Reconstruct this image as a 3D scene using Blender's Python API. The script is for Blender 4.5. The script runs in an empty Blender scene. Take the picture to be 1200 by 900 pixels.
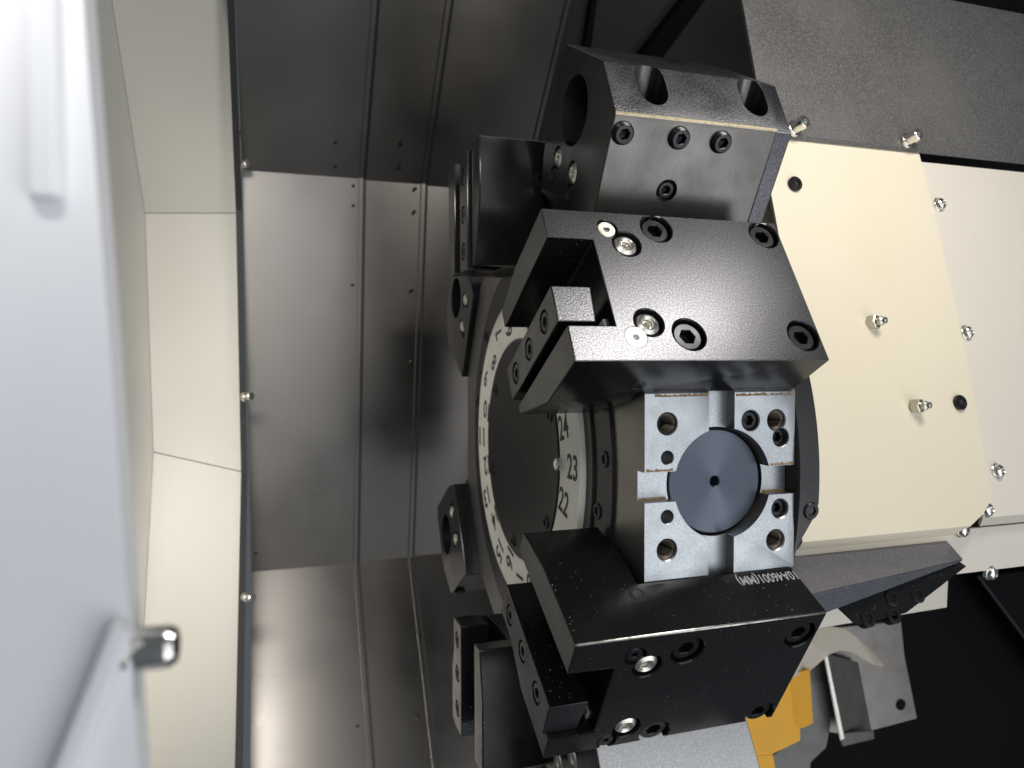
import bpy, bmesh, math, random
from mathutils import Vector, Matrix
R_ = math.radians
S = 0.001                      # geometry below is written in millimetres
random.seed(7)
scn = bpy.context.scene
col = scn.collection

# ------------------------------------------------------------------ camera
CAM = Vector((-275.7, -628.2, 76.95)); FPX = 861.0
_a, _e, _g = R_(17.93), R_(-1.562), R_(-.271)
FW = Vector((math.sin(_a)*math.cos(_e), math.cos(_a)*math.cos(_e), math.sin(_e)))
_r = Vector((math.cos(_a), -math.sin(_a), 0)); _u = _r.cross(FW)
RT = math.cos(_g)*_r + math.sin(_g)*_u
UP = -math.sin(_g)*_r + math.cos(_g)*_u
cd = bpy.data.cameras.new('camera'); cam = bpy.data.objects.new('camera', cd); col.objects.link(cam)
cd.sensor_width = 36; cd.lens = FPX/1200*36; cd.clip_start = .01; cd.clip_end = 50
M = Matrix((RT, UP, -FW)).transposed().to_4x4(); M.translation = CAM*S; cam.matrix_world = M
cd.dof.use_dof = True; cd.dof.focus_distance = .475; cd.dof.aperture_fstop = 10.0
scn.camera = cam

# ------------------------------------------------------------------ light
w = bpy.data.worlds.new('World'); scn.world = w; w.use_nodes = True
bg = w.node_tree.nodes['Background']; bg.inputs[0].default_value = (.80, .90, 1, 1); bg.inputs[1].default_value = .11
def area(name, loc, target, size, power, colr):
    l = bpy.data.lights.new(name, 'AREA'); l.shape = 'RECTANGLE'; l.size, l.size_y = size[0]*S, size[1]*S
    l.energy = power; l.color = colr
    o = bpy.data.objects.new(name, l); col.objects.link(o); o.location = Vector(loc)*S
    o.rotation_euler = (Vector(target)-Vector(loc)).to_track_quat('-Z', 'Y').to_euler()
    return o
area('work_lamp', (152, -474, 480), (60, -180, 60), (240, 70), 2.1, (1, .96, .90))
area('side_fill', (-425, -700, 420), (-385, 300, -60), (260, 160), 1.25, (1, .98, .95)).data.spread = R_(55)  # added fill, narrowed onto the left panel to brighten it
area('shop_window', (350, -1500, -200), (60, 0, 40), (1600, 1640), 13.0, (.91, .955, 1))
area('low_fill', (1060, -1420, -1080), (100, -100, -50), (900, 900), 5.0, (.95, .96, 1))  # added fill, low in front, to brighten the boring block side
scn.view_settings.view_transform = 'Standard'; scn.view_settings.look = 'None'
scn.view_settings.exposure = 0; scn.view_settings.gamma = 1

# ------------------------------------------------------------------ pixel helpers (rays only; depth comes from the surface named)
def ray(u, v): return (u-600)/FPX*RT - (v-450)/FPX*UP + FW
def hit(u, v, n, p0):
    d = ray(u, v); n = Vector(n); return CAM + d*((Vector(p0)-CAM).dot(n)/d.dot(n))
def hx(u, v, x): return hit(u, v, (1, 0, 0), (x, 0, 0))
def hy(u, v, y): return hit(u, v, (0, 1, 0), (0, y, 0))

# ------------------------------------------------------------------ materials
def mat(name, base=(.5, .5, .5), rough=.5, metal=0., grain=0., gscale=900., bump=0., rvar=0., blot=0., bscale=25., aniso=0., spec=.5, tint=None, coat=0., stretch=None, tangent=None, dust=0., dustc=(.35, .35, .35), arot=0.):
    m = bpy.data.materials.new(name); m.use_nodes = True
    nt = m.node_tree; N = nt.nodes; L = nt.links; b = N['Principled BSDF']
    b.inputs['Base Color'].default_value = (*base, 1); b.inputs['Roughness'].default_value = rough
    b.inputs['Metallic'].default_value = metal; b.inputs['Specular IOR Level'].default_value = spec
    b.inputs['Coat Weight'].default_value = coat
    tc = N.new('ShaderNodeTexCoord'); vec = tc.outputs['Object']
    if stretch:
        mp = N.new('ShaderNodeMapping'); mp.inputs['Scale'].default_value = stretch; L.new(vec, mp.inputs[0]); svec = mp.outputs[0]
    else: svec = vec
    n1 = N.new('ShaderNodeTexNoise'); n1.inputs['Scale'].default_value = gscale; n1.inputs['Detail'].default_value = 3; L.new(svec, n1.inputs[0])
    n2 = N.new('ShaderNodeTexNoise'); n2.inputs['Scale'].default_value = bscale; n2.inputs['Detail'].default_value = 5; L.new(vec, n2.inputs[0])
    cur = None
    def mixc(fac, colr):
        nonlocal cur
        mx = N.new('ShaderNodeMix'); mx.data_type = 'RGBA'
        L.new(fac, mx.inputs['Factor'])
        if cur: L.new(cur, mx.inputs['A'])
        else: mx.inputs['A'].default_value = (*base, 1)
        mx.inputs['B'].default_value = (*colr, 1); cur = mx.outputs['Result']
    def ramp(src, lo, hi, a, bb):
        r = N.new('ShaderNodeMapRange'); r.inputs[1].default_value = lo; r.inputs[2].default_value = hi
        r.inputs[3].default_value = a; r.inputs[4].default_value = bb; L.new(src, r.inputs[0]); return r.outputs[0]
    if grain: mixc(ramp(n1.outputs[0], .42, .68, 0, grain), tuple(min(1, c*2.2+.02) for c in base))
    if blot: mixc(ramp(n2.outputs[0], .45, .75, 0, blot), tint or tuple(c*.55 for c in base))
    if dust:
        n3 = N.new('ShaderNodeTexNoise'); n3.inputs['Scale'].default_value = 620; n3.inputs['Detail'].default_value = 1; L.new(vec, n3.inputs[0])
        mu = N.new('ShaderNodeMath'); mu.operation = 'MULTIPLY'
        L.new(ramp(n3.outputs[0], .735, .77, 0, dust), mu.inputs[0]); L.new(ramp(n2.outputs[0], .42, .6, 0, 1), mu.inputs[1]); mixc(mu.outputs[0], dustc)
    if cur: L.new(cur, b.inputs['Base Color'])
    if rvar:
        L.new(ramp(n2.outputs[0], .3, .7, max(.02, rough-rvar), min(1, rough+rvar)), b.inputs['Roughness'])
    if bump:
        bp = N.new('ShaderNodeBump'); bp.inputs['Strength'].default_value = bump; bp.inputs['Distance'].default_value = .0004
        L.new(n1.outputs[0], bp.inputs['Height']); L.new(bp.outputs[0], b.inputs['Normal'])
    if aniso:
        b.inputs['Anisotropic'].default_value = aniso; b.inputs['Anisotropic Rotation'].default_value = arot
        tg = N.new('ShaderNodeTangent'); tg.direction_type = 'RADIAL'; tg.axis = tangent or 'Z'; L.new(tg.outputs[0], b.inputs['Tangent'])
    m['nodes'] = 1
    return m
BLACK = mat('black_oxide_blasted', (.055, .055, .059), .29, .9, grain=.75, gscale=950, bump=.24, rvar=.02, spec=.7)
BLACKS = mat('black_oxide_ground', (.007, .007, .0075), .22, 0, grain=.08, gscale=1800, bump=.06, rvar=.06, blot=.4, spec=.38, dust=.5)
BORING = mat('black_oxide_worn', (.108, .102, .095), .32, .8, grain=.12, gscale=520, bump=.10, rvar=.06, spec=.7, stretch=(2.2, .5, .25), blot=.2, bscale=35)
CHAMF = mat('black_oxide_scuffed', (.036, .036, .038), .36, .6, grain=.9, gscale=800, bump=.55, rvar=.12, blot=.45, bscale=22, tint=(.13, .13, .135))
BOLT = mat('black_bolt_steel', (.022, .022, .024), .34, .7, rvar=.1, grain=.2)
STEEL = mat('satin_pad_steel', (.36, .375, .39), .40, 1, grain=.28, gscale=1300, bump=.16, rvar=.05, blot=.18, bscale=60, tint=(.30, .28, .25))
PADSHADE = mat('shaded_turret_side', (.27, .255, .235), .42, .9, grain=.15, gscale=700, rvar=.05, blot=.3)  # darker copy of the pad steel; front-face shade put into the colour
SILVER = mat('silver_blasted_steel', (.38, .37, .365), .42, 1, grain=.3, gscale=1200, bump=.2)
WORN = mat('worn_bright_edge', (.42, .41, .38), .30, 1, rvar=.1, blot=.8, bscale=160, tint=(.08, .08, .08))
NICKEL = mat('nickel_nut', (.72, .69, .62), .34, 1, rvar=.08, blot=.2, bscale=300)
CHROME = mat('chrome_bolt', (.74, .72, .68), .22, 1, rvar=.06)
PLUG = mat('turned_plug_steel', (.082, .092, .115), .34, 1, grain=.12, gscale=900, bump=.03, aniso=.9, arot=.25, rvar=.02)
RUST = mat('rust_line', (.22, .125, .045), .6, .3, blot=.8, bscale=400, tint=(.36, .30, .22))
RING = mat('cream_number_ring', (.86, .83, .73), .45, 0, blot=.25, bscale=30)
COVER = mat('dark_cover_disc', (.026, .025, .024), .36, .7, aniso=.7, tangent='X', arot=.25, rvar=.03)
FLANGE = mat('black_flange', (.022, .022, .023), .36, .4, grain=.3, gscale=1400, bump=.15)
CREAM = mat('cream_paint', (.75, .668, .515), .40, 0, blot=.22, bscale=9, tint=(.66, .56, .38), bump=.05, gscale=300, dust=.35, dustc=(.25, .2, .12))
WHITE = mat('warm_white_paint', (.69, .63, .545), .38, 0, blot=.14, bscale=8, tint=(.58, .52, .43), bump=.05, gscale=300, dust=.25, dustc=(.25, .2, .14))
GREY = mat('textured_grey_paint', (.095, .09, .086), .46, .25, grain=.55, gscale=560, bump=.45, rvar=.12, blot=.55, bscale=11, tint=(.14, .132, .125))
STAIN = mat('brushed_stainless', (.215, .198, .180), .31, 1, gscale=420, bump=.02, rvar=.06, blot=.22, bscale=6, stretch=(.10, 2.5, 2.5), aniso=.8, tangent='X')
SEAMM = mat('dark_seal', (.02, .02, .02), .5)
PANEL = mat('beige_side_paint', (.71, .675, .60), .45, 0, blot=.25, bscale=5, tint=(.62, .585, .50), dust=.2, dustc=(.3, .26, .18))
WALLM = mat('grey_green_wall_paint', (.76, .75, .71), .5, 0, blot=.15, bscale=5)
DOORM = mat('pale_door_paint', (.78, .78, .80), .42, blot=.12, bscale=12)
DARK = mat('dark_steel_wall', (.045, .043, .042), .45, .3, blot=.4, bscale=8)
PITCH = mat('unlit_black_wall', (.0045, .0045, .005), .7, blot=.4, bscale=10, spec=.12)  # near-black base stands in for the unlit void; rails share it
YELLOW = mat('yellow_paint', (.92, .45, .012), .5, blot=.2, bscale=30, tint=(.62, .30, .01))
CLOTH = mat('grey_rubber_boot', (.22, .215, .205), .75, grain=.15, gscale=500, bump=.25, blot=.3, bscale=30)
TAN = mat('tan_sheet', (.68, .60, .49), .5, blot=.3, bscale=20)
ZINC = mat('zinc_bracket', (.30, .28, .26), .38, .9, blot=.5, bscale=40)
INK = mat('black_ink', (.012, .012, .012), .5)
MARK = mat('laser_mark', (.42, .42, .42), .5, .2)
BRASS = mat('worn_brass_edge', (.34, .29, .20), .35, 1, blot=.7, bscale=300, tint=(.2, .16, .1))
GOLD = mat('zinc_nipple', (.55, .53, .46), .3, 1)
WHITEW = mat('white_washer', (.72, .71, .68), .4, .3)

# ------------------------------------------------------------------ object helpers
def mesh_from(bm, name, m=None, smooth=True):
    me = bpy.data.meshes.new(name)
    bmesh.ops.recalc_face_normals(bm, faces=bm.faces)
    for v in bm.verts: v.co *= S
    bm.to_mesh(me); bm.free()
    fin(me, smooth)
    if m: me.materials.append(m)
    return me
def fin(me, smooth=True):
    if smooth:
        for p in me.polygons: p.use_smooth = True
        me.set_sharp_from_angle(angle=R_(20))
def obj(name, me, parent=None, loc=None, mw=None):
    o = bpy.data.objects.new(name, me); col.objects.link(o); o.parent = parent
    if mw is not None: o.matrix_local = mw
    elif loc is not None: o.location = Vector(loc)*S
    return o
def thing(name, label, cat, mw=None, group=None):
    o = bpy.data.objects.new(name, None); col.objects.link(o); o.empty_display_size = .02
    if mw is not None: o.matrix_world = mw
    o['label'] = label; o['category'] = cat
    if group: o['group'] = group
    return o
def tag(o, label, cat, group=None):
    o['label'] = label; o['category'] = cat
    if group: o['group'] = group
    return o
def box(bm, x0, x1, y0, y1, z0, z1):
    vs = [bm.verts.new((x, y, z)) for x in (x0, x1) for y in (y0, y1) for z in (z0, z1)]
    for f in ((0, 1, 3, 2), (4, 6, 7, 5), (0, 4, 5, 1), (2, 3, 7, 6), (0, 2, 6, 4), (1, 5, 7, 3)): bm.faces.new([vs[i] for i in f])
def prism(bm, pts, axis, lo, hi):
    """pts: 2-D polygon in the two other axes (in xyz order), extruded along axis"""
    def P(p, c):
        q = list(p); q.insert(axis, c); return q
    a = [bm.verts.new(P(p, lo)) for p in pts]; b = [bm.verts.new(P(p, hi)) for p in pts]
    bm.faces.new(a); bm.faces.new(b[::-1]); n = len(pts)
    for i in range(n): bm.faces.new((a[i], a[(i+1) % n], b[(i+1) % n], b[i]))
def cyl(bm, c, axis, r, lo, hi, n=32, r2=None):
    r2 = r if r2 is None else r2
    def ringv(rr, h):
        out = []
        for i in range(n):
            t = 2*math.pi*i/n; p = [c[0]+rr*math.cos(t), c[1]+rr*math.sin(t)]; p.insert(axis, h); out.append(bm.verts.new(p))
        return out
    a, b = ringv(r, lo), ringv(r2, hi)
    bm.faces.new(a); bm.faces.new(b[::-1])
    for i in range(n): bm.faces.new((a[i], a[(i+1) % n], b[(i+1) % n], b[i]))
def lathe(bm, prof, n=28, cap=True):
    rings = []
    for r, z in prof:
        rings.append([bm.verts.new((r*math.cos(2*math.pi*i/n), r*math.sin(2*math.pi*i/n), z)) for i in range(n)])
    for a, b in zip(rings, rings[1:]):
        for i in range(n): bm.faces.new((a[i], a[(i+1) % n], b[(i+1) % n], b[i]))
    if cap: bm.faces.new(rings[0]); bm.faces.new(rings[-1])
def new(): return bmesh.new()
def raw(bm):
    me = bpy.data.meshes.new('tmp'); bmesh.ops.recalc_face_normals(bm, faces=bm.faces)
    for v in bm.verts: v.co *= S
    bm.to_mesh(me); bm.free(); return me
def carve(bm, name, mats, cuts1=(), bevel=0., cuts2=(), bev_seg=2):
    """base solid minus cuts1, bevelled, minus cuts2 (each cut a bmesh)"""
    o = bpy.data.objects.new('tmp', raw(bm)); col.objects.link(o); tmp = [o]
    def addcut(c):
        oc = bpy.data.objects.new('tmpc', raw(c)); col.objects.link(oc); tmp.append(oc)
        md = o.modifiers.new('b', 'BOOLEAN'); md.operation = 'DIFFERENCE'; md.solver = 'EXACT'; md.object = oc
    for c in cuts1: addcut(c)
    if bevel:
        md = o.modifiers.new('v', 'BEVEL'); md.width = bevel*S; md.segments = bev_seg; md.limit_method = 'ANGLE'; md.angle_limit = R_(25)
    for c in cuts2: addcut(c)
    dg = bpy.context.evaluated_depsgraph_get()
    me = bpy.data.meshes.new_from_object(o.evaluated_get(dg)); me.name = name
    for t in tmp:
        d = t.data; bpy.data.objects.remove(t); bpy.data.meshes.remove(d)
    me.materials.clear()
    for m in mats: me.materials.append(m)
    fin(me); return me
def facemat(me, test, idx):
    for p in me.polygons:
        if test(p.center/S, p.normal): p.material_index = idx
def frame(origin, xa, za):
    z = Vector(za).normalized(); x = Vector(xa); x = (x - z*x.dot(z)).normalized(); y = z.cross(x)
    m = Matrix((x, y, z)).transposed().to_4x4(); m.translation = Vector(origin)*S; return m
def quadsheet(name, pts, m, th=2.0, parent=None, out=None):
    """a sheet of the polygon pts (3-D), thickened backwards by th"""
    bm = new(); P = [Vector(p) for p in pts]
    n = Vector((0, 0, 0))
    for i in range(len(P)): n += P[i].cross(P[(i+1) % len(P)])
    n.normalize()
    if n.dot(CAM-P[0]) < 0: n = -n
    a = [bm.verts.new(p) for p in P]; b = [bm.verts.new(p-n*th) for p in P]
    bm.faces.new(a); bm.faces.new(b[::-1]); k = len(P)
    for i in range(k): bm.faces.new((a[i], a[(i+1) % k], b[(i+1) % k], b[i]))
    bmesh.ops.bevel(bm, geom=[e for e in bm.edges], offset=min(.6, th*.3), segments=2, affect='EDGES') if th > 1 else None
    return obj(name, mesh_from(bm, name, m), parent)
def stripsheet(name, rows, m, th=2.0, parent=None, smooth=False):
    """rows: list of (left point, right point); a folded sheet with thickness away from the camera"""
    bm = new(); A = [(Vector(a), Vector(b)) for a, b in rows]
    ns = []
    for i in range(len(A)):
        j0, j1 = max(0, i-1), min(len(A)-1, i+1)
        n = (A[j1][0]-A[j0][0]).cross(A[i][1]-A[i][0]).normalized()
        if n.dot(CAM-A[i][0]) < 0: n = -n
        ns.append(n)
    f = [[bm.verts.new(a), bm.verts.new(b)] for a, b in A]
    g = [[bm.verts.new(a-n*th), bm.verts.new(b-n*th)] for (a, b), n in zip(A, ns)]
    for i in range(len(A)-1):
        bm.faces.new((f[i][0], f[i][1], f[i+1][1], f[i+1][0])); bm.faces.new((g[i][0], g[i+1][0], g[i+1][1], g[i][1]))
        for s in (0, 1): bm.faces.new((f[i][s], f[i+1][s], g[i+1][s], g[i][s]))
    bm.faces.new((f[0][0], f[0][1], g[0][1], g[0][0])); bm.faces.new((f[-1][0], f[-1][1], g[-1][1], g[-1][0]))
    return obj(name, mesh_from(bm, name, m, smooth=smooth), parent)
def patch(name, a, b, c, d, m, th, parent, n=10):
    """bilinear sheet: a, b the upper edge, c, d the lower edge"""
    bm = new(); G = []
    nn = (Vector(c)-Vector(a)).cross(Vector(b)-Vector(a)).normalized()
    if nn.dot(CAM-Vector(a)) < 0: nn = -nn
    for off in (0, th):
        G.append([[bm.verts.new(Vector(a).lerp(b, j/n).lerp(Vector(c).lerp(d, j/n), i/n)-nn*off) for j in range(n+1)] for i in range(n+1)])
    for g in G:
        for i in range(n):
            for j in range(n): bm.faces.new((g[i][j], g[i][j+1], g[i+1][j+1], g[i+1][j]))
    f, g = G
    for i in range(n):
        for (p, q, r, t_) in ((f[0][i], f[0][i+1], g[0][i+1], g[0][i]), (f[n][i], f[n][i+1], g[n][i+1], g[n][i]), (f[i][0], f[i+1][0], g[i+1][0], g[i][0]), (f[i][n], f[i+1][n], g[i+1][n], g[i][n])): bm.faces.new((p, q, r, t_))
    return obj(name, mesh_from(bm, name, m), parent)

# ------------------------------------------------------------------ shared small meshes (axis +z, z=0 at the seat)
def socket_mesh(name, r, hexr, top, depth, m, ch=.8, n=30, thread=0):
    bm = new()
    prof = [(r*.98, -6)]
    if thread:
        z = -6
        while z < top-ch-1: prof += [(r, z), (r-.7, z+.6)]; z += 1.2
    prof += [(r, top-ch), (r-ch, top)]
    rings = [[bm.verts.new((q*math.cos(2*math.pi*i/n), q*math.sin(2*math.pi*i/n), z)) for i in range(n)] for q, z in prof]
    def hx_(i, rr):
        t = 2*math.pi*i/n; a = (t % (math.pi/3)) - math.pi/6; q = rr*math.cos(math.pi/6)/math.cos(a); return q*math.cos(t), q*math.sin(t)
    for rr, z in ((hexr+.5, top), (hexr, top-.5), (hexr, top-depth), (hexr*.3, top-depth-1)):
        rings.append([bm.verts.new((*hx_(i, rr), z)) for i in range(n)])
    for a, b in zip(rings, rings[1:]):
        for i in range(n): bm.faces.new((a[i], a[(i+1) % n], b[(i+1) % n], b[i]))
    bm.faces.new(rings[-1])
    me = mesh_from(bm, name, m); return me
CAP = socket_mesh('cap_bolt', 9.6, 5.2, 4, 6, BOLT, 1.0)
CAPS = socket_mesh('flange_bolt', 6.0, 3.1, 1.2, 4, BOLT, .7)
WSCREW = socket_mesh('wedge_screw', 6.6, 3.3, 1, 4.5, BOLT, .7)
SETS = socket_mesh('set_screw', 7.0, 3.6, 5.5, 5, BOLT, 1.2, thread=1)
SETF = socket_mesh('flush_screw', 6.2, 3.2, 0, 5, BOLT, .9, thread=1)
FLAT = socket_mesh('flat_screw', 6.0, 2.0, .6, 2.5, NICKEL, .4)
FLATW = socket_mesh('flat_washer_screw', 7.2, 2.1, .6, 2.5, WHITEW, .4)
FLATB = socket_mesh('flat_black_screw', 5.4, 2.0, .6, 2.5, BOLT, .4)
def nozzle_mesh():
    bm = new()
    lathe(bm, [(8.2, -5), (8.2, -2.0), (8.0, -.6), (7.2, 1.0), (5.8, 2.0), (5.0, 2.4), (4.4, 2.0), (3.6, 1.2), (3.0, 1.0), (2.8, -.2), (2.4, -.2), (2.7, -1.4), (2.3, -1.4), (2.4, -4)], 32)
    return mesh_from(bm, 'nozzle', NICKEL)
NOZ = nozzle_mesh()
def dome_mesh():
    bm = new(); lathe(bm, [(6.6, -2), (6.6, .4), (6.2, .9), (5.6, 1.1), (5.5, 2.2), (5.0, 3.6), (3.9, 4.6), (2.9, 5.0), (2.6, 4.6), (2.4, 2.8), (.6, 2.4)], 28)
    return mesh_from(bm, 'dome_bolt', CHROME)
DOME = dome_mesh()
def threadbore(name, r, depth, m):
    bm = new(); prof = [(r+.05, -.4)]; z = -1.6
    while z > -depth: prof += [(r, z), (r-1.5, z-.95)]; z -= 1.9
    prof += [(r-1.5, -depth)]
    n = 28; rings = [[bm.verts.new((q*math.cos(2*math.pi*i/n), q*math.sin(2*math.pi*i/n), zz-.8*((i/n) % 1))) for i in range(n)] for q, zz in prof]
    for a, b in zip(rings, rings[1:]):
        for i in range(n): bm.faces.new((a[i], a[(i+1) % n], b[(i+1) % n], b[i]))
    bm.faces.new(rings[-1])
    return mesh_from(bm, name, m)
THREAD = threadbore('thread', 6.55, 18, mat('dark_thread', (.15, .13, .105), .45, .8, blot=.5, bscale=200, tint=(.2, .1, .03)))  # darker steel inside the tapped holes, with rust-tinted blotches

# ------------------------------------------------------------------ turret
R0 = 219.7; TH0 = R_(-.28)
def station(k, dx=0., dh=0.):
    th = TH0+R_(30*k); n = Vector((0, -math.cos(th), math.sin(th))); t = Vector((0, math.sin(th), math.cos(th)))
    m = Matrix((Vector((1, 0, 0)), t, n)).transposed().to_4x4(); m.translation = (n*(R0+dh)+Vector((dx, 0, 0)))*S; return m
def txt(s, wdt, hgt, m, name, ext=.15, bold=.018):
    c = bpy.data.curves.new('t', 'FONT'); c.body = s; c.align_x = 'CENTER'; c.align_y = 'CENTER'; c.extrude = .02; c.offset = bold
    o = bpy.data.objects.new('t', c); col.objects.link(o); dg = bpy.context.evaluated_depsgraph_get()
    me = bpy.data.meshes.new_from_object(o.evaluated_get(dg)); bpy.data.objects.remove(o); bpy.data.curves.remove(c)
    xs = [v.co.x for v in me.vertices]; ys = [v.co.y for v in me.vertices]
    cx, cy = (min(xs)+max(xs))/2, (min(ys)+max(ys))/2; sx, sy = wdt/(max(xs)-min(xs)), hgt/(max(ys)-min(ys))
    for v in me.vertices: v.co = Vector(((v.co.x-cx)*sx, (v.co.y-cy)*sy, v.co.z/.02*ext))*S
    me.materials.clear(); me.materials.append(m); me.name = name; return me

tur = thing('turret', 'twelve-sided steel tool turret with cream number ring and bare station showing a round plug', 'turret')
apo = R0/math.cos(R_(15))
bm = new(); prism(bm, [(-apo*math.cos(TH0+R_(15+30*i)), apo*math.sin(TH0+R_(15+30*i))) for i in range(12)], 0, -57, 55)
def stcut(fn):
    b = new(); fn(b); mt = station(0); mt.translation /= S; bmesh.ops.transform(b, matrix=mt, verts=b.verts); return b
def slots(b): box(b, -10.9, 8.1, -75, 75, -9.5, 20)
def slots2(b): box(b, -80, 80, -9.4, 9.7, -9.4, 20)
def bore(b): cyl(b, (0, 0), 2, 36.2, -30, 20, 64)
def cone(x, t, r, d, c=.9):
    def f(b): lathe(b, [(r-.05, -d), (r, -c), (r+c+.3, .3), (r+c+.3, 3)], 28); bmesh.ops.translate(b, vec=(x, t, 0), verts=b.verts)
    return f
TAPS = [(-41.1, 40), (-41.1, -40), (40.4, 40), (40.4, -40)]
cuts = [stcut(f) for f in [slots, slots2, bore] + [cone(x, t, 6.6, 18) for x, t in TAPS] +
        [cone(-41, 18.5, 4.3, 14, .4), cone(-41, -19, 4.3, 14, .4), cone(20.4, 40.3, 6.4, 12, .8), cone(44.0, 28.4, 6.2, 12, .5), cone(43.8, -19.2, 6.2, 12, .8)]]
body = carve(bm, 'turret_body', [STEEL, PADSHADE], cuts1=cuts[:3], bevel=.7, cuts2=cuts[3:])
facemat(body, lambda c, nn: nn.x < -.6, 1)  # front-facing side gets the shaded copy of the steel
obj('body', body, tur)
m0 = station(0)
def loc0(x, t, h): return m0 @ Matrix.Translation(Vector((x, t, h))*S)
bm = new(); lathe(bm, [(34.6, -20), (34.6, -.9), (33.8, 0), (4.0, 0), (3.4, -.5), (3.2, -9)], 72); obj('plug', mesh_from(bm, 'plug', PLUG), tur, mw=loc0(0, 0, -10))
for x, t in TAPS: obj('tapped_hole', THREAD, tur, mw=loc0(x, t, 0))
for x, t, d in ((20.4, 40.3, -2.0), (44.0, 28.4, -4.0), (43.8, -19.2, -3.5)): obj('set_screw', SETF, tur, mw=loc0(x, t, d))
# rust along the keyway edges
def rustline(x0, x1, t, name='rust_stain'):
    b = new(); n = 26; rng = random.Random(int(x0*7+t*3))
    top = []; low = []
    for i in range(n+1):
        x = x0+(x1-x0)*i/n; top.append(b.verts.new((x, t+.25+rng.random()*1.7, .05))); low.append(b.verts.new((x, t-.15-rng.random()*.3, .05)))
    for i in range(n): b.faces.new((top[i], top[i+1], low[i+1], low[i]))
    return b
for a, c_, t, sg in ((-56, -37, 10.3, 1), (36, 54, 10.3, 1), (9, 54, 56.8, 1), (-50, -12, 57.2, 1)):
    obj('rust_stain', mesh_from(rustline(a, c_, t), 'rust', RUST), tur, mw=loc0(0, 0, 0.02))
for a, c_, t in ((-56, -37, -9.2), (36.5, 54, -9.2)):
    b = new(); box(b, a, c_, t-.1, t+1.3, -9.3, -8.9); obj('rust_stain', mesh_from(b, 'rust', RUST), tur, mw=loc0(0, 0, 0))
# black front flange, number ring, cover
def ringx(bm, r0, r1, x0, x1, n=120, ch=.8):
    prof = [(r0, x1), (r0, x0+ch), (r0+ch, x0), (r1-ch, x0), (r1, x0+ch), (r1, x1)]
    rings = [[bm.verts.new((x, -r*math.cos(2*math.pi*i/n), r*math.sin(2*math.pi*i/n))) for i in range(n)] for r, x in prof]
    for a, b in zip(rings, rings[1:]+rings[:1]):
        for i in range(n): bm.faces.new((a[i], a[(i+1) % n], b[(i+1) % n], b[i]))
bm = new(); ringx(bm, 152, 179.5, -59.4, -57.02); fl = obj('front_flange', mesh_from(bm, 'flange', FLANGE), tur)
bm = new(); ringx(bm, 139.3, 151.9, -61.5, -57.02, ch=1.2); obj('flange_step', mesh_from(bm, 'flange_step', FLANGE), tur)
rot = Matrix(((0, 0, -1, 0), (0, 1, 0, 0), (1, 0, 0, 0), (0, 0, 0, 1)))    # +z -> -x
def onface(x, r, deg):
    t = R_(deg); m = rot.copy(); m.translation = Vector((x, -r*math.cos(t), r*math.sin(t)))*S; return m
for d in range(-2, 22):
    if -40 < 3.8+d*13.85 < 40 or 150 < 3.8+d*15 < 210: obj('flange_bolt', CAPS, fl, mw=onface(-59.4, 168 if d % 2 == 0 else 158, 3.8+d*13.7))
bm = new(); ringx(bm, 99.6, 139.2, -66, -58, ch=.7); ring = obj('number_ring', mesh_from(bm, 'number_ring', RING), tur)
for nmb in range(1, 25):
    th = R_((nmb-23)*15); r = 124.5 if nmb % 2 else 111
    rad = Vector((0, -math.cos(th), math.sin(th))); tan = Vector((0, math.sin(th), math.cos(th)))
    m = Matrix((rad, tan, Vector((-1, 0, 0)))).transposed().to_4x4(); m.translation = (rad*r+Vector((-66.05, 0, 0)))*S
    obj('numeral', txt(str(nmb), 19.5 if nmb > 9 else 9.4, 19.5, INK, 'numeral'), ring, mw=m)
bm = new(); lathe(bm, [(99, -8), (99, .3), (98, 1.0), (1, 1.0)], 120); cov = obj('cover_disc', mesh_from(bm, 'cover', COVER), tur, mw=onface(-66, 0, 0))
for d in (-36, -100, -160, 24, 84, 144):
    t = R_(d); m = Matrix.Translation(Vector((88*math.sin(t)*0, 0, 0))); t2 = onface(-67, 88, d)
    obj('cover_screw', CAPS, tur, mw=t2)
bm = new(); lathe(bm, [(5.2, -2), (5.2, 2.5), (4.4, 4), (2.4, 5.2), (.4, 5.4)], 24); obj('index_pin', mesh_from(bm, 'pin', CHROME), tur, mw=onface(-66, 100.5, -.3))
# rear flange: a curved black band behind the stations, its lower corner cut back
bm = new(); n = 60; rows = []
for i in range(n+1):
    th = R_(-70+140*i/n); z = 224*math.sin(th); x1 = 73
    rows.append((th, x1))
for r0, r1 in ((205, 224),):
    A = []
    for th, x1 in rows:
        c, s = -math.cos(th), math.sin(th); z = 224*s
        if z < -22: x1 = max(58, 73-(-22-z)*.55)
        ch = 1.2
        A.append([bm.verts.new(p) for p in ((55.3, r0*c, r0*s), (55.3, (r1-ch)*c, (r1-ch)*s), (56.3, r1*c, r1*s), (x1-ch, r1*c, r1*s), (x1, (r1-ch)*c, (r1-ch)*s), (x1, r0*c, r0*s))])
    for a, b in zip(A, A[1:]):
        for j in range(6): bm.faces.new((a[j], a[(j+1) % 6], b[(j+1) % 6], b[j]))
    bm.faces.new(A[0]); bm.faces.new(A[-1][::-1])
rf = obj('rear_flange', mesh_from(bm, 'rear_flange', FLANGE), tur)
bm = new(); cyl(bm, (0, 0), 0, 170, 55, 150, 64); obj('shaft_hub', mesh_from(bm, 'hub', FLANGE), tur)
for d in (-5.8, 24, -30):
    t = R_(d); nrm = Vector((0, -math.cos(t), math.sin(t))); obj('flange_bolt', CAPS, rf, mw=frame(nrm*224+Vector((66, 0, 0)), (1, 0, 0), nrm))

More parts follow.
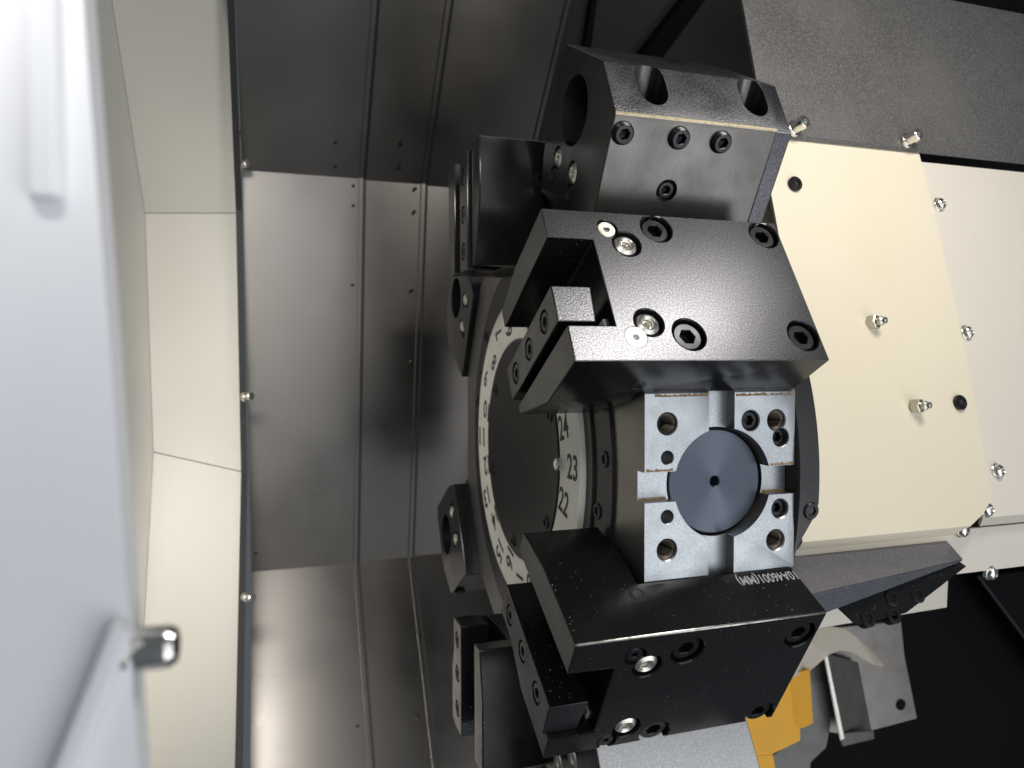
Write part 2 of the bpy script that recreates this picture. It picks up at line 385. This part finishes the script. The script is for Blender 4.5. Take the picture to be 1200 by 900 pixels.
# ------------------------------------------------------------------ turning tool blocks
def turning_block(k, label, tlo, thi, slo, shi, wlo, whi, chlow, nozz, flip=False, body_m=BLACK, group=None, text=None):
    t = thing('turning_tool_block', label, 'tool block', station(k), group)
    bm = new(); prism(bm, [(-118, -61), (-62.5, -61), (-62.5, .4), (53, .4), (53, 40), (-118, 40)], 1, tlo, thi)
    c1 = []
    b = new(); box(b, -140, -88, slo, shi, -90, 80); c1.append(b)
    b = new(); prism(b, [(tlo-5, -6), (tlo-.0, -10), (tlo+17, -62), (tlo+17, -80), (tlo-5, -80)], 0, -140, -50); c1.append(b)
    b = new(); prism(b, [(thi+5, -6), (thi+.0, -20), (thi-9, -62), (thi-9, -80), (thi+5, -80)], 0, -140, -50); c1.append(b)
    b = new()
    if chlow: prism(b, [(-125, tlo+6.5-7), (-118+6.5+7, tlo-7), (-125, tlo-7)], 2, -12, 80); 
    else: prism(b, [(-125, thi-6.5+7), (-118+6.5+7, thi+7), (-125, thi+7)], 2, -70, 80)
    c1.append(b)
    c2 = []
    for x in (-41.1, 40.4):
        for q in (40, -40):
            b = new(); lathe(b, [(10.9, 30.5), (10.9, 39.2), (12.2, 40.6), (12.2, 45)], 36); bmesh.ops.translate(b, vec=(x, q, 0), verts=b.verts); c2.append(b)
    for (x, q, sx, sq, kind) in nozz:
        b = new(); lathe(b, [(9.6, 33), (9.6, 39.2), (10.8, 40.6), (10.8, 45)], 36); bmesh.ops.translate(b, vec=(x, q, 0), verts=b.verts); c2.append(b)
        b = new(); lathe(b, [(6.6, 36.5), (7.4, 40.4), (7.4, 45)], 28); bmesh.ops.translate(b, vec=(sx, sq, 0), verts=b.verts); c2.append(b)
    me = carve(bm, 'block_body', [body_m, BLACKS, WORN], c1, .7 if body_m is BLACK else 1.1, c2)
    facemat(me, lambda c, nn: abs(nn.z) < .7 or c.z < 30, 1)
    facemat(me, lambda c, nn: c.z > 38 and .1 < nn.z < .985 and (c.y < tlo+1.6 or c.y > thi-1.6), 2)
    obj('body', me, t)
    for x in (-41.1, 40.4):
        for q in (40, -40): obj('mounting_bolt', CAP, t, (x, q, 33.6), None)
    for (x, q, sx, sq, kind) in nozz:
        obj('coolant_nozzle', NOZ, t, (x, q, 37.2)); obj('nozzle_screw', {0: FLAT, 1: FLATW, 2: FLATB}[kind], t, (sx, sq, 38.6 if kind != 1 else 39.4))
    bm = new(); prism(bm, [(-121, whi), (-121, wlo), (-97.5, wlo), (-95.5, whi)], 2, -63.5, 36)
    b2 = []
    wc = (wlo+whi)/2
    for h in (16, -16, -47):
        b = new(); cyl(b, (wc, h), 0, 7.6, -125, -119.2, 30); b2.append(b)
    wd = obj('clamp_wedge', carve(bm, 'wedge', [BLACK, BLACKS], (), .8, b2), t)
    facemat(wd.data, lambda c, nn: nn.z < .7, 1)
    for h in (16, -16, -47): obj('wedge_screw', WSCREW, wd, mw=frame((-119.6, wc, h), (0, 0, 1), (-1, 0, 0)))
    bm = new(); box(bm, -89.5, -88.05, wlo-1, wlo+6, 10, 30); obj('wedge_stop', mesh_from(bm, 'stop', WHITEW), t)
    if chlow:
        s_ = -1; y_ = tlo
    else: s_ = 1; y_ = thi
    obj('side_screw', SETF, t, mw=frame((-65.8, y_+.3*s_, 9), (1, 0, 0), (0, s_, 0)))
    if text:
        mt = Matrix((Vector((-1, 0, 0)), Vector((0, 0, 1)), Vector((0, 1, 0)))).transposed().to_4x4(); mt.translation = Vector((29, thi+.06, 6.8))*S
        obj('engraved_marking', txt(text, 45, 9.6, MARK, 'marking', .08, .012), t, mw=mt)
    return t
NZ = [(-65.6, 26.2, -76.3, 37.7, 0), (-65.7, -32, -76.7, -42.1, 1)]
NZL = [(-65.9, 31, -76.8, 42.3, 2), (-64.3, -29, -76, -40.3, 2)]
turning_block(1, 'black turning tool block with lit grey outer face above the bare silver station', -58, 50.8, -34.5, 28.2, -29.5, -4.5, True, NZ)
turning_block(-1, 'glossy black turning tool block with engraved code below the bare silver station', -46.8, 59.2, -27.6, 34, -27, -.5, False, NZL, body_m=BLACKS, text='10A46001(MM)')
turning_block(3, 'black turning tool block on the turret top, behind the boring block with big clamp holes', -58, 50.8, -34.5, 28.2, -29.5, -4.5, True, NZ, body_m=BLACKS)
turning_block(-3, 'black turning tool block under the turret behind the engraved block', -46.8, 59.2, -27.6, 34, -27, -.5, False, NZL, body_m=BLACKS)

# ------------------------------------------------------------------ boring blocks
def cylc(x, q0, q1, r, h):
    b = new(); lo, hi = min(q0, q1), max(q0, q1); pts = []
    for i in range(21): pts.append((x+r*math.cos(math.pi*i/20), hi+r*math.sin(math.pi*i/20)))
    for i in range(21): pts.append((x-r*math.cos(math.pi*i/20), lo-r*math.sin(math.pi*i/20)))
    prism(b, pts, 2, h, 150); return b
def boring_block(k, label, mir=False, dx=0., dh=0., plain=False, dark=False, group=None):
    s = -1 if mir else 1
    t = thing('boring_tool_block', label, 'tool block', station(k, dx, dh), group)
    prof = [(-57, .4), (-57, 86), (-21, 110.8), (50, 110.8), (60, 104), (60, .4)]
    P = lambda pts: [(s*a, b) for a, b in pts]
    bm = new(); prism(bm, P(prof), 0, -69, 53)
    c1 = []; c2 = []
    b = new(); prism(b, P([(60.1, 30), (70, 30), (70, -10), (48, -10)]), 0, -80, -50); c1.append(b)
    b = new(); cyl(b, (s*12, 72), 0, 24.5, -90, 40, 56); c2.append(b)
    for x in (-36.8, 45.6-.0):
        if x < 40: c2.append(cylc(x, s*-37.5, s*-29, 11, 60))
        else: c2.append(cylc(x-4, s*-37.5, s*-29, 10.4, 60))
    for x, h in () if plain else ((-61, 74), (-20.2, 74.5), (11.6, 74.6)):
        b = new(); cyl(b, (x, h), 1, 7.6, s*-52, s*-70, 30); c2.append(b)
    if not plain: b = new(); cyl(b, (-18.8, 39.2), 1, 7.8, s*-50, s*-70, 30); c2.append(b)
    for q, h, r in ((28, 34, 9), (-6, 32.5, 9), (30.6, 20.5, 6.6), (-8, 18.8, 6.6)):
        b = new(); cyl(b, (s*q, h), 0, r, -64, -80, 30); c2.append(b)
    me = carve(bm, 'boring_body', [SILVER if plain else BLACKS if dark else BORING, BLACKS, BLACKS if dark else CHAMF], c1, .9, c2)
    facemat(me, lambda c, nn: nn.x < -.5 or nn.z > .95, 1)
    facemat(me, lambda c, nn: .35 < nn.z < .93 and abs(nn.x) < .3 and abs(c.y) < 57 and nn.y*s < 0 and c.z > 84, 2)
    bo = obj('body', me, t)
    if not plain:
      bm = new(); prism(bm, P([(-56, 18), (-56, 84.5), (-21, 109.2), (50, 109), (59, 103), (59, 18)]), 0, 53.1, 66)
      obj('rear_cap', carve(bm, 'rear_cap', [BLACK], (), .9), t)
    # worn bright edge between side and chamfer
    bm = new(); prism(bm, P([(-57.12, 85.0), (-57.12, 86.0), (-56.0, 86.85), (-55.5, 86.9), (-56, 85)]), 0, -68.5, 52.6)
    obj('worn_edge', mesh_from(bm, 'worn_edge', BRASS), t)
    side = (0, -s, 0)
    for x, h in () if plain else ((-61, 74), (-20.2, 74.5), (11.6, 74.6)): obj('set_screw', SETS, t, mw=frame((x, s*-55.5, h), (1, 0, .3), side))
    if not plain: obj('set_screw', SETF, t, mw=frame((-18.8, s*-56, 39.2), (1, 0, .2), side))
    for q, h in ((28, 34), (-6, 32.5)): obj('coolant_nozzle', NOZ, t, mw=frame((-66.6, s*q, h), (0, 1, 0), (-1, 0, 0)))
    for q, h in ((30.6, 20.5), (-8, 18.8)): obj('nozzle_screw', FLATB, t, mw=frame((-67.5, s*q, h), (0, 1, 0), (-1, 0, 0)))
    return t
boring_block(2, 'worn black boring bar block with scuffed chamfer, set screws and large round bore')
boring_block(5, 'black tool block with two silver nozzles beside the seven on the number ring', True, dx=5, dark=True)
boring_block(7, 'black boring bar block with two silver nozzles behind the number ring, near the fifteen', True, dx=-6, dark=True)
boring_block(-2, 'grey boring bar block peeking out directly under the engraved black tool block', True, plain=True)

# ------------------------------------------------------------------ turret housing
def lean(z, off=0.): return -187+(z+27)*.2465-off           # the slant of the bed: y at height z
def curvez(z, off=0.): return lean(z, off)-5*max(0, 1-((z-110)/160)**2)
hs_ = thing('turret_housing', 'cream painted turret housing cover leaning back behind the tool blocks', 'housing')
rows = []
for i in range(41):
    z = 262-(262+52)*i/40
    xl = 103 if z > 110 else max(84, 103-(110-z)*.5)
    xr = 269 if z > -28 else 269-(-28-z)**2*.045
    rows.append(((xl, curvez(z), z), (xr, curvez(z), z)))
rows += [((84, -190.5, -56), (236, -190.5, -56)), ((84, -184, -62), (232, -184, -62)), ((84, -150, -66), (232, -150, -66))]
stripsheet('cover_sheet', rows, CREAM, 3, hs_, smooth=True)
bm = new(); prism(bm, [(curvez(z)+4, z) for z in (255, 200, 150, 100, 50, 0, -45)]+[(-60, -45), (-60, 255)], 0, 105, 262); obj('casting', mesh_from(bm, 'casting', CREAM), hs_)
nl = Vector((0, -1, .2465)).normalized()
def nipple(px, dirv):
    p = hit(*px, nl, (0, curvez(110, 0), 110)); bm = new()
    n = 6
    lathe(bm, [(6.0, -1), (6.0, 4.8), (5.2, 5.4)], 6); lathe(bm, [(3.3, 5.2), (3.3, 7), (3.7, 7.4), (3.7, 9), (2.5, 10.2), (2.9, 11), (2.5, 12.2), (1.2, 12.8)], 16)
    obj('grease_nipple', mesh_from(bm, 'nipple', GOLD), hs_, mw=frame(p, (1, 0, 0), dirv))
nipple((1021, 378), (.30, -1, .12)); nipple((1072, 476), (.30, -1, .12))
p = hit(931, 216, nl, (0, curvez(206), 206)); bm = new(); lathe(bm, [(6.2, -2), (6.2, .3), (5.6, .6), (5.2, .2), (4.6, -1.5), (.5, -1.6)], 24)
obj('plug_screw', socket_mesh('plug_screw', 6.2, 3.6, 2.4, 1.2, BOLT, .5), hs_, mw=frame(p, (1, 0, 0), nl))

p = hit(1124, 472, nl, (0, curvez(58), 58)); obj('plug_screw', bpy.data.meshes['plug_screw'], hs_, mw=frame(p, (1, 0, 0), nl))
wp = thing('side_cover', 'warm white sheet metal cover beside the cream turret housing', 'cover')
rows = [((262, lean(z, -4), z), (520, lean(z, -4), z)) for z in (255, 150, 50, -30, -48)] + [((266, lean(-48, -4)+6, -56), (520, lean(-48, -4)+6, -56))]
stripsheet('cover_sheet', rows, WHITE, 2.5, wp)
rows = [((228, -180, -58), (520, -180, -58)), ((232, -178.5, -70), (520, -178.5, -70)), ((240, -174, -96), (520, -174, -96)), ((240, -140, -99), (520, -140, -99))]
stripsheet('lower_flange', rows, WHITE, 2.5, wp)
for px, tp, me_ in (((1100, 240), 0, DOME), ((1132, 390), 0, DOME), ((1168, 552), 0, DOME), ((1155, 597), 0, DOME), ((1127, 621), 1, DOME), ((1160, 671), 1, DOME)):
    if tp == 0: p = hit(*px, nl, (0, lean(50, -4), 50)); nn = nl
    else: nn = Vector((0, -1, -.2)).normalized(); p = hit(*px, nn, (0, -178, -72))
    obj('cover_bolt', me_ or bpy.data.meshes['plug_screw'], wp, mw=frame(p, (1, 0, .4), (nn+Vector((.18, 0, 0))).normalized()))

gp = thing('upper_guard', 'dark grey textured guard plate above the cream housing', 'guard plate')
def gy(z): return -121+(z-261)*.27
rows = [((106, gy(z), z), (620, gy(z), z)) for z in (425, 390, 345, 300, 264)] + [((106, gy(261)+3, 261), (620, gy(261)+3, 261))]
stripsheet('guard_sheet', rows, GREY, 3, gp)
bm = new(); box(bm, 109, 620, -60, 190, 270, 300)
for px in ((930, 151), (1062, 165)):
    n2 = Vector((0, -1, .27)).normalized(); p = hit(*px, n2, (0, gy(280), 280)); bm = new()
    lathe(bm, [(7, -1), (7, 1.6), (6.4, 2), (5.0, 2), (4.8, 4), (4.8, 7), (5.6, 7.2), (5.6, 11.5), (5.0, 12.2), (2.9, 12.2), (2.5, 9.5), (.4, 9.2)], 22)
    obj('standoff_bolt', mesh_from(bm, 'standoff', CHROME), gp, mw=frame(p, (1, 0, 0), (.22, -1, .27)))

# guide bracket under the housing
gb = thing('guide_bracket', 'black angled guide bracket with grey top face under the cream housing', 'bracket')
bl, br = Vector((66, -181, -62.5)), Vector((230, -181, -62.0)); fr, fl_ = Vector((226, -203, -75)), Vector((46, -236, -75.5))
bm = new()
def solid(bm, top, bot):
    a = [bm.verts.new(p) for p in top]; b = [bm.verts.new(p) for p in bot]; n = len(a)
    bm.faces.new(a); bm.faces.new(b[::-1])
    for i in range(n): bm.faces.new((a[i], a[(i+1) % n], b[(i+1) % n], b[i]))
solid(bm, (bl, br, fr, fl_), (bl+Vector((0, 8, -20)), br+Vector((-4, 8, -8)), fr+Vector((-8, 8, -6)), fl_+Vector((0, 8, -22))))
bmesh.ops.bevel(bm, geom=list(bm.edges), offset=1.2, segments=2, affect='EDGES')
o = obj('guide_bar', mesh_from(bm, 'guide_bar', mat('bluish_black_bar', (.15, .15, .17), .42, .5, grain=.4, gscale=700, bump=.15, rvar=.1)), gb)
pl = lambda u, v: hit(u, v, (0, 1, -.55), (150, -205, -82))
bm = new(); Pf = [pl(*q) for q in ((962, 694), (1134, 664), (1063, 719), (1004, 734))]
solid(bm, Pf, [q+Vector((0, 14, 5)) for q in Pf]); bmesh.ops.bevel(bm, geom=list(bm.edges), offset=.8, segments=2, affect='EDGES')
obj('bolted_plate', mesh_from(bm, 'bolted_plate', BLACKS), gb)
for q in ((1045, 701), (1075, 697), (1017, 725), (1047, 721)): obj('plate_bolt', CAPS, gb, mw=frame(pl(*q), (1, 0, 0), (0, -1, -.55+1.1*0)) if False else frame(pl(*q), (1, 0, 0), Vector((0, -1, .55)).normalized()))

# ------------------------------------------------------------------ back: folded stainless way covers
wc = thing('way_covers', 'brushed stainless steel folded way covers behind the turret', 'way cover')
prof = [(180, 615), (271, 514), (430, 339), (566, -242), (390, -483), (330, -565)]
for i, (xa, xb, st) in enumerate(((-313, -153, 0), (-153, -63, 7), (-63, 92, 14))):
    rows = [((xa, y+st, z), (xb-.8, y+st, z)) for y, z in prof]
    o = stripsheet('cover_panel', rows, STAIN, 2, wc)
    rows = [((xb-5.5, y+st-5, z), (xb-.2, y+st-5, z)) for y, z in prof]
    stripsheet('cover_lip', rows, STAIN, 4.8, o)
    rows = [((xb-.1, y+st-.4, z), (xb+4.5, y+st-.4, z)) for y, z in prof]
    stripsheet('wiper_seal', rows, SEAMM, 2, o)
def coverpt(u, v):
    for (y0, z0), (y1, z1) in zip(prof, prof[1:]):
        n = Vector((0, z1-z0, -(y1-y0))); p = hit(u, v, n, (0, y0, z0))
        if min(z0, z1)-1 <= p.z <= max(z0, z1)+1:
            n.normalize(); n = n if n.dot(CAM-p) > 0 else -n
            return p, n
RIV = None
bm = new(); lathe(bm, [(2.4, -9), (2.4, -6), (2.3, 0.5), (1.5, .9), (.3, 1)], 14); RIV = mesh_from(bm, 'rivet', BOLT)
for px in ((393, 167), (393, 195), (414, 218), (414, 241), (470, 169), (468, 197), (487, 221), (486, 248), (413, 334), (483, 340), (482, 425), (300, 648), (419, 851), (490, 840)):
    p, n = coverpt(*px); obj('rivet', RIV, wc, mw=frame(p, (1, 0, 0), n))
tr = thing('edge_trim', 'dark steel edge trim strip with small bolts left of the stainless covers', 'trim')
CR = [(265, -40), (277, 250), (283, 553), (275, 940)]; CL = [(125, -40), (170, 250), (180, 530), (158, 940)]
cr = [hx(u, v, -322) for u, v in CR]; cl = [hx(u, v, -441) for u, v in CL]
stripsheet('trim_strip', [(p+Vector((.3, -24, 0)), p+Vector((8.5, -24, 0))) for p in cr], mat('trim_steel', (.04, .04, .04), .5, 0, spec=.2), 2, tr)
bm = new(); lathe(bm, [(6, -2), (6, 3), (4.2, 3.2), (4.2, 10), (5.2, 10), (5.2, 14), (4, 15), (.4, 15)], 16); TB = mesh_from(bm, 'trim_bolt', NICKEL)
for px in ((283, 195), (287, 465), (288, 700), (284, 157)):
    p = hx(*px, -313); obj('trim_bolt', TB, tr, mw=frame(p, (0, 1, 0), (.55, -.8, .1)))

# left side: beige folded panel and grey wall
sp = thing('enclosure_guard', 'beige painted folded side panel in three bends left of the stainless covers', 'panel')
for i in range(3):
    patch('guard_section', cl[i].lerp(cl[i+1], .001), cr[i].lerp(cr[i+1], .001), cl[i].lerp(cl[i+1], .997), cr[i].lerp(cr[i+1], .997), PANEL, 3, sp)
wl = stripsheet('wall_left', [(p+Vector((-.5, 0, 0)), Vector((-441.5-30, p.y-520, p.z*.55))) for p in cl], WALLM, 3); wl['kind'] = 'structure'

# near door edge, out of focus
dr = thing('sliding_door', 'pale white sliding door edge standing open at the near left', 'door')
YD = -470
stripsheet('door_leaf', [(hy(-220, -140, YD), hy(86, -140, YD)), (hy(-220, 450, YD), hy(132, 450, YD)), (hy(-220, 1040, YD), hy(172, 1040, YD))], DOORM, 12, dr)
def bar(name, a, b, wv, m, parent, depth=3):
    bm = new(); d = (b-a).normalized(); s1 = d.cross(Vector((0, 1, 0))).normalized()*wv/2; f = Vector((0, -depth, 0))
    solid(bm, (a-s1, a+s1, b+s1, b-s1), (a-s1*.7+f, a+s1*.7+f, b+s1*.7+f, b-s1*.7+f)); bmesh.ops.bevel(bm, geom=list(bm.edges), offset=.6, segments=2, affect='EDGES')
    return obj(name, mesh_from(bm, name, m), parent)
bar('door_rib', hy(50, -140, YD), hy(56, 235, YD), 6, DOORM, dr, 4)
bar('door_lip', hy(146, 728, YD), hy(62, 940, YD), 5, DOORM, dr, 5)
kp = hy(148, 762, YD+4)
bm = new(); lathe(bm, [(4.6, -1), (4.6, 1.2), (3.9, 1.4), (3.9, 2.2), (4.4, 2.4), (4.2, 8.2), (3.4, 9.4), (2.4, 9.6), (.3, 9.6)], 24)
obj('door_knob', mesh_from(bm, 'knob', CHROME), dr, mw=frame(kp, (0, 0, 1), (1, -.12, .03)))

# ------------------------------------------------------------------ dark interior behind, upper middle and lower right
up_n = Vector((0, 514-339, -(271-430)))
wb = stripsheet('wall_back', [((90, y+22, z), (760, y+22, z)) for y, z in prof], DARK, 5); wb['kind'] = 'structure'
def up(u, v, off=0.): return hit(u, v, up_n, (0, 430+20-off, 339))
ds = thing('diagonal_rail', 'thin black diagonal rail on the dark wall above the boring block', 'rail')
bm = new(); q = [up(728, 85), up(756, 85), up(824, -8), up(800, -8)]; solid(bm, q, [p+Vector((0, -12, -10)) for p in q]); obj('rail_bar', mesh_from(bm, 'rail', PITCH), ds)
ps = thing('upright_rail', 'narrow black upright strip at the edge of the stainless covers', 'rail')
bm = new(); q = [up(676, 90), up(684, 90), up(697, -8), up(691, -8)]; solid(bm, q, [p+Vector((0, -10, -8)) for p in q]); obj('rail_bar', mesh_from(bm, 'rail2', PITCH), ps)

pit = quadsheet('wall_right', [(120, 260, -150), (1700, 260, -150), (1700, 260, -900), (120, 260, -900)], PITCH, 5); pit['kind'] = 'structure'  # black backing sheet put where the lower corner is dark void
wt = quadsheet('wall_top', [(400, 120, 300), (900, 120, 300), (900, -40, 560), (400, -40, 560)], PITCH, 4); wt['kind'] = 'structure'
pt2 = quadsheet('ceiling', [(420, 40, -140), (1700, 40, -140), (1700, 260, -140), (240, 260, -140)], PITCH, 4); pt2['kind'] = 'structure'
yb = thing('yellow_bracket', 'yellow painted folded bracket under the turret beside the grey rubber boot', 'bracket')
def low(u, v, y=60): return hy(u, v, y)
quadsheet('bracket_plate', [low(840, 800), low(925, 790), low(938, 842), low(938, 868), low(905, 884), low(840, 890)], YELLOW, 3, yb)
quadsheet('bracket_flange', [low(925, 790, 60), low(949, 784, 52), low(953, 848, 52), low(940, 854, 60), low(930, 850, 60)], YELLOW, 3, yb)
quadsheet('bracket_foot', [low(850, 888, 66), low(906, 884, 66), low(914, 930, 66), low(850, 930, 66)], YELLOW, 3, yb)
# grey boot
bt = thing('rubber_boot', 'crumpled grey rubber boot hanging between yellow bracket and zinc bracket', 'boot')
stripsheet('boot_skin', [(low(938, 778, 96), low(972, 755, 96)), (low(936, 800, 88), low(974, 800, 92)), (low(934, 840, 92), low(973, 850, 90)), (low(930, 868, 96), low(968, 876, 96)), (low(900, 890, 104), low(950, 893, 104)), (low(900, 925, 100), low(946, 930, 100))], CLOTH, 4, bt)
ts = thing('tan_guard_sheet', 'tan curved guard sheet hanging below the black guide bracket', 'guard sheet')
rows = [(880, 760, 905, 806), (905, 748, 925, 795), (930, 740, 948, 787), (957, 736, 972, 767), (975, 734, 985, 762), (990, 737, 998, 764), (1003, 746, 1012, 772), (1018, 760, 1025, 778), (1030, 768, 1036, 779)]
stripsheet('guard_skin', [(low(a, b, 78-abs(i-4)*4), low(c, d, 66-abs(i-4)*4)) for i, (a, b, c, d) in enumerate(rows)], TAN, 2.5, ts)
zb = thing('zinc_bracket', 'grey zinc plated bracket plate with round hole in the dark lower corner', 'bracket')
bm = new(); q = [low(*p, 100) for p in ((958, 738), (1056, 728), (1060, 770), (1075, 842), (1000, 862), (972, 858))]
bp = quadsheet('back_plate', q, ZINC, 3, zb)
bm = new(); cyl(bm, (0, 0), 2, 7, -.6, .6, 24); obj('bracket_hole', mesh_from(bm, 'hole', PITCH), zb, mw=frame(low(1056, 826, 99), (1, 0, 0), (0, -1, 0)))
quadsheet('side_web', [low(968, 766, 72), low(1006, 776, 92), low(1022, 858, 92), low(986, 866, 70)], ZINC, 3, zb)
quadsheet('web_edge', [low(965, 764, 70), low(969, 764, 70), low(990, 866, 68), low(985, 868, 68)], NICKEL, 2, zb)
quadsheet('bottom_lip', [low(984, 860, 68), low(1024, 856, 76), low(1025, 866, 76), low(988, 875, 68)], ZINC, 3, zb)
hg = thing('housing_underside', 'cream lower edge of the housing showing beside the black guide bracket', 'housing edge')
quadsheet('edge_sheet', [hy(935, 690, -120), hy(1112, 670, -120), hy(1110, 712, -120), hy(950, 738, -120)], WHITE, 3, hg)

# a bent edge and a duct panel barely showing in the dark lower corner
DIM = mat('dim_panel_edge', (.030, .030, .034), .5, .2)
de = thing('duct_panel', 'black duct panel with a thin diagonal edge in the dark lower corner', 'panel')
quadsheet('duct_face', [hy(1150, 676, 200), hy(1330, 650, 200), hy(1330, 860, 200), hy(1262, 828, 200)], PITCH, 6, de)
bm = new(); a_, b_ = hy(1146, 676, 196), hy(1262, 830, 196); v_ = Vector((3, 0, 2)); solid(bm, (a_, a_+v_, b_+v_, b_), (a_+Vector((0, 4, 0)), a_+v_+Vector((0, 4, 0)), b_+v_+Vector((0, 4, 0)), b_+Vector((0, 4, 0))))
obj('duct_edge', mesh_from(bm, 'duct_edge', DIM), de)
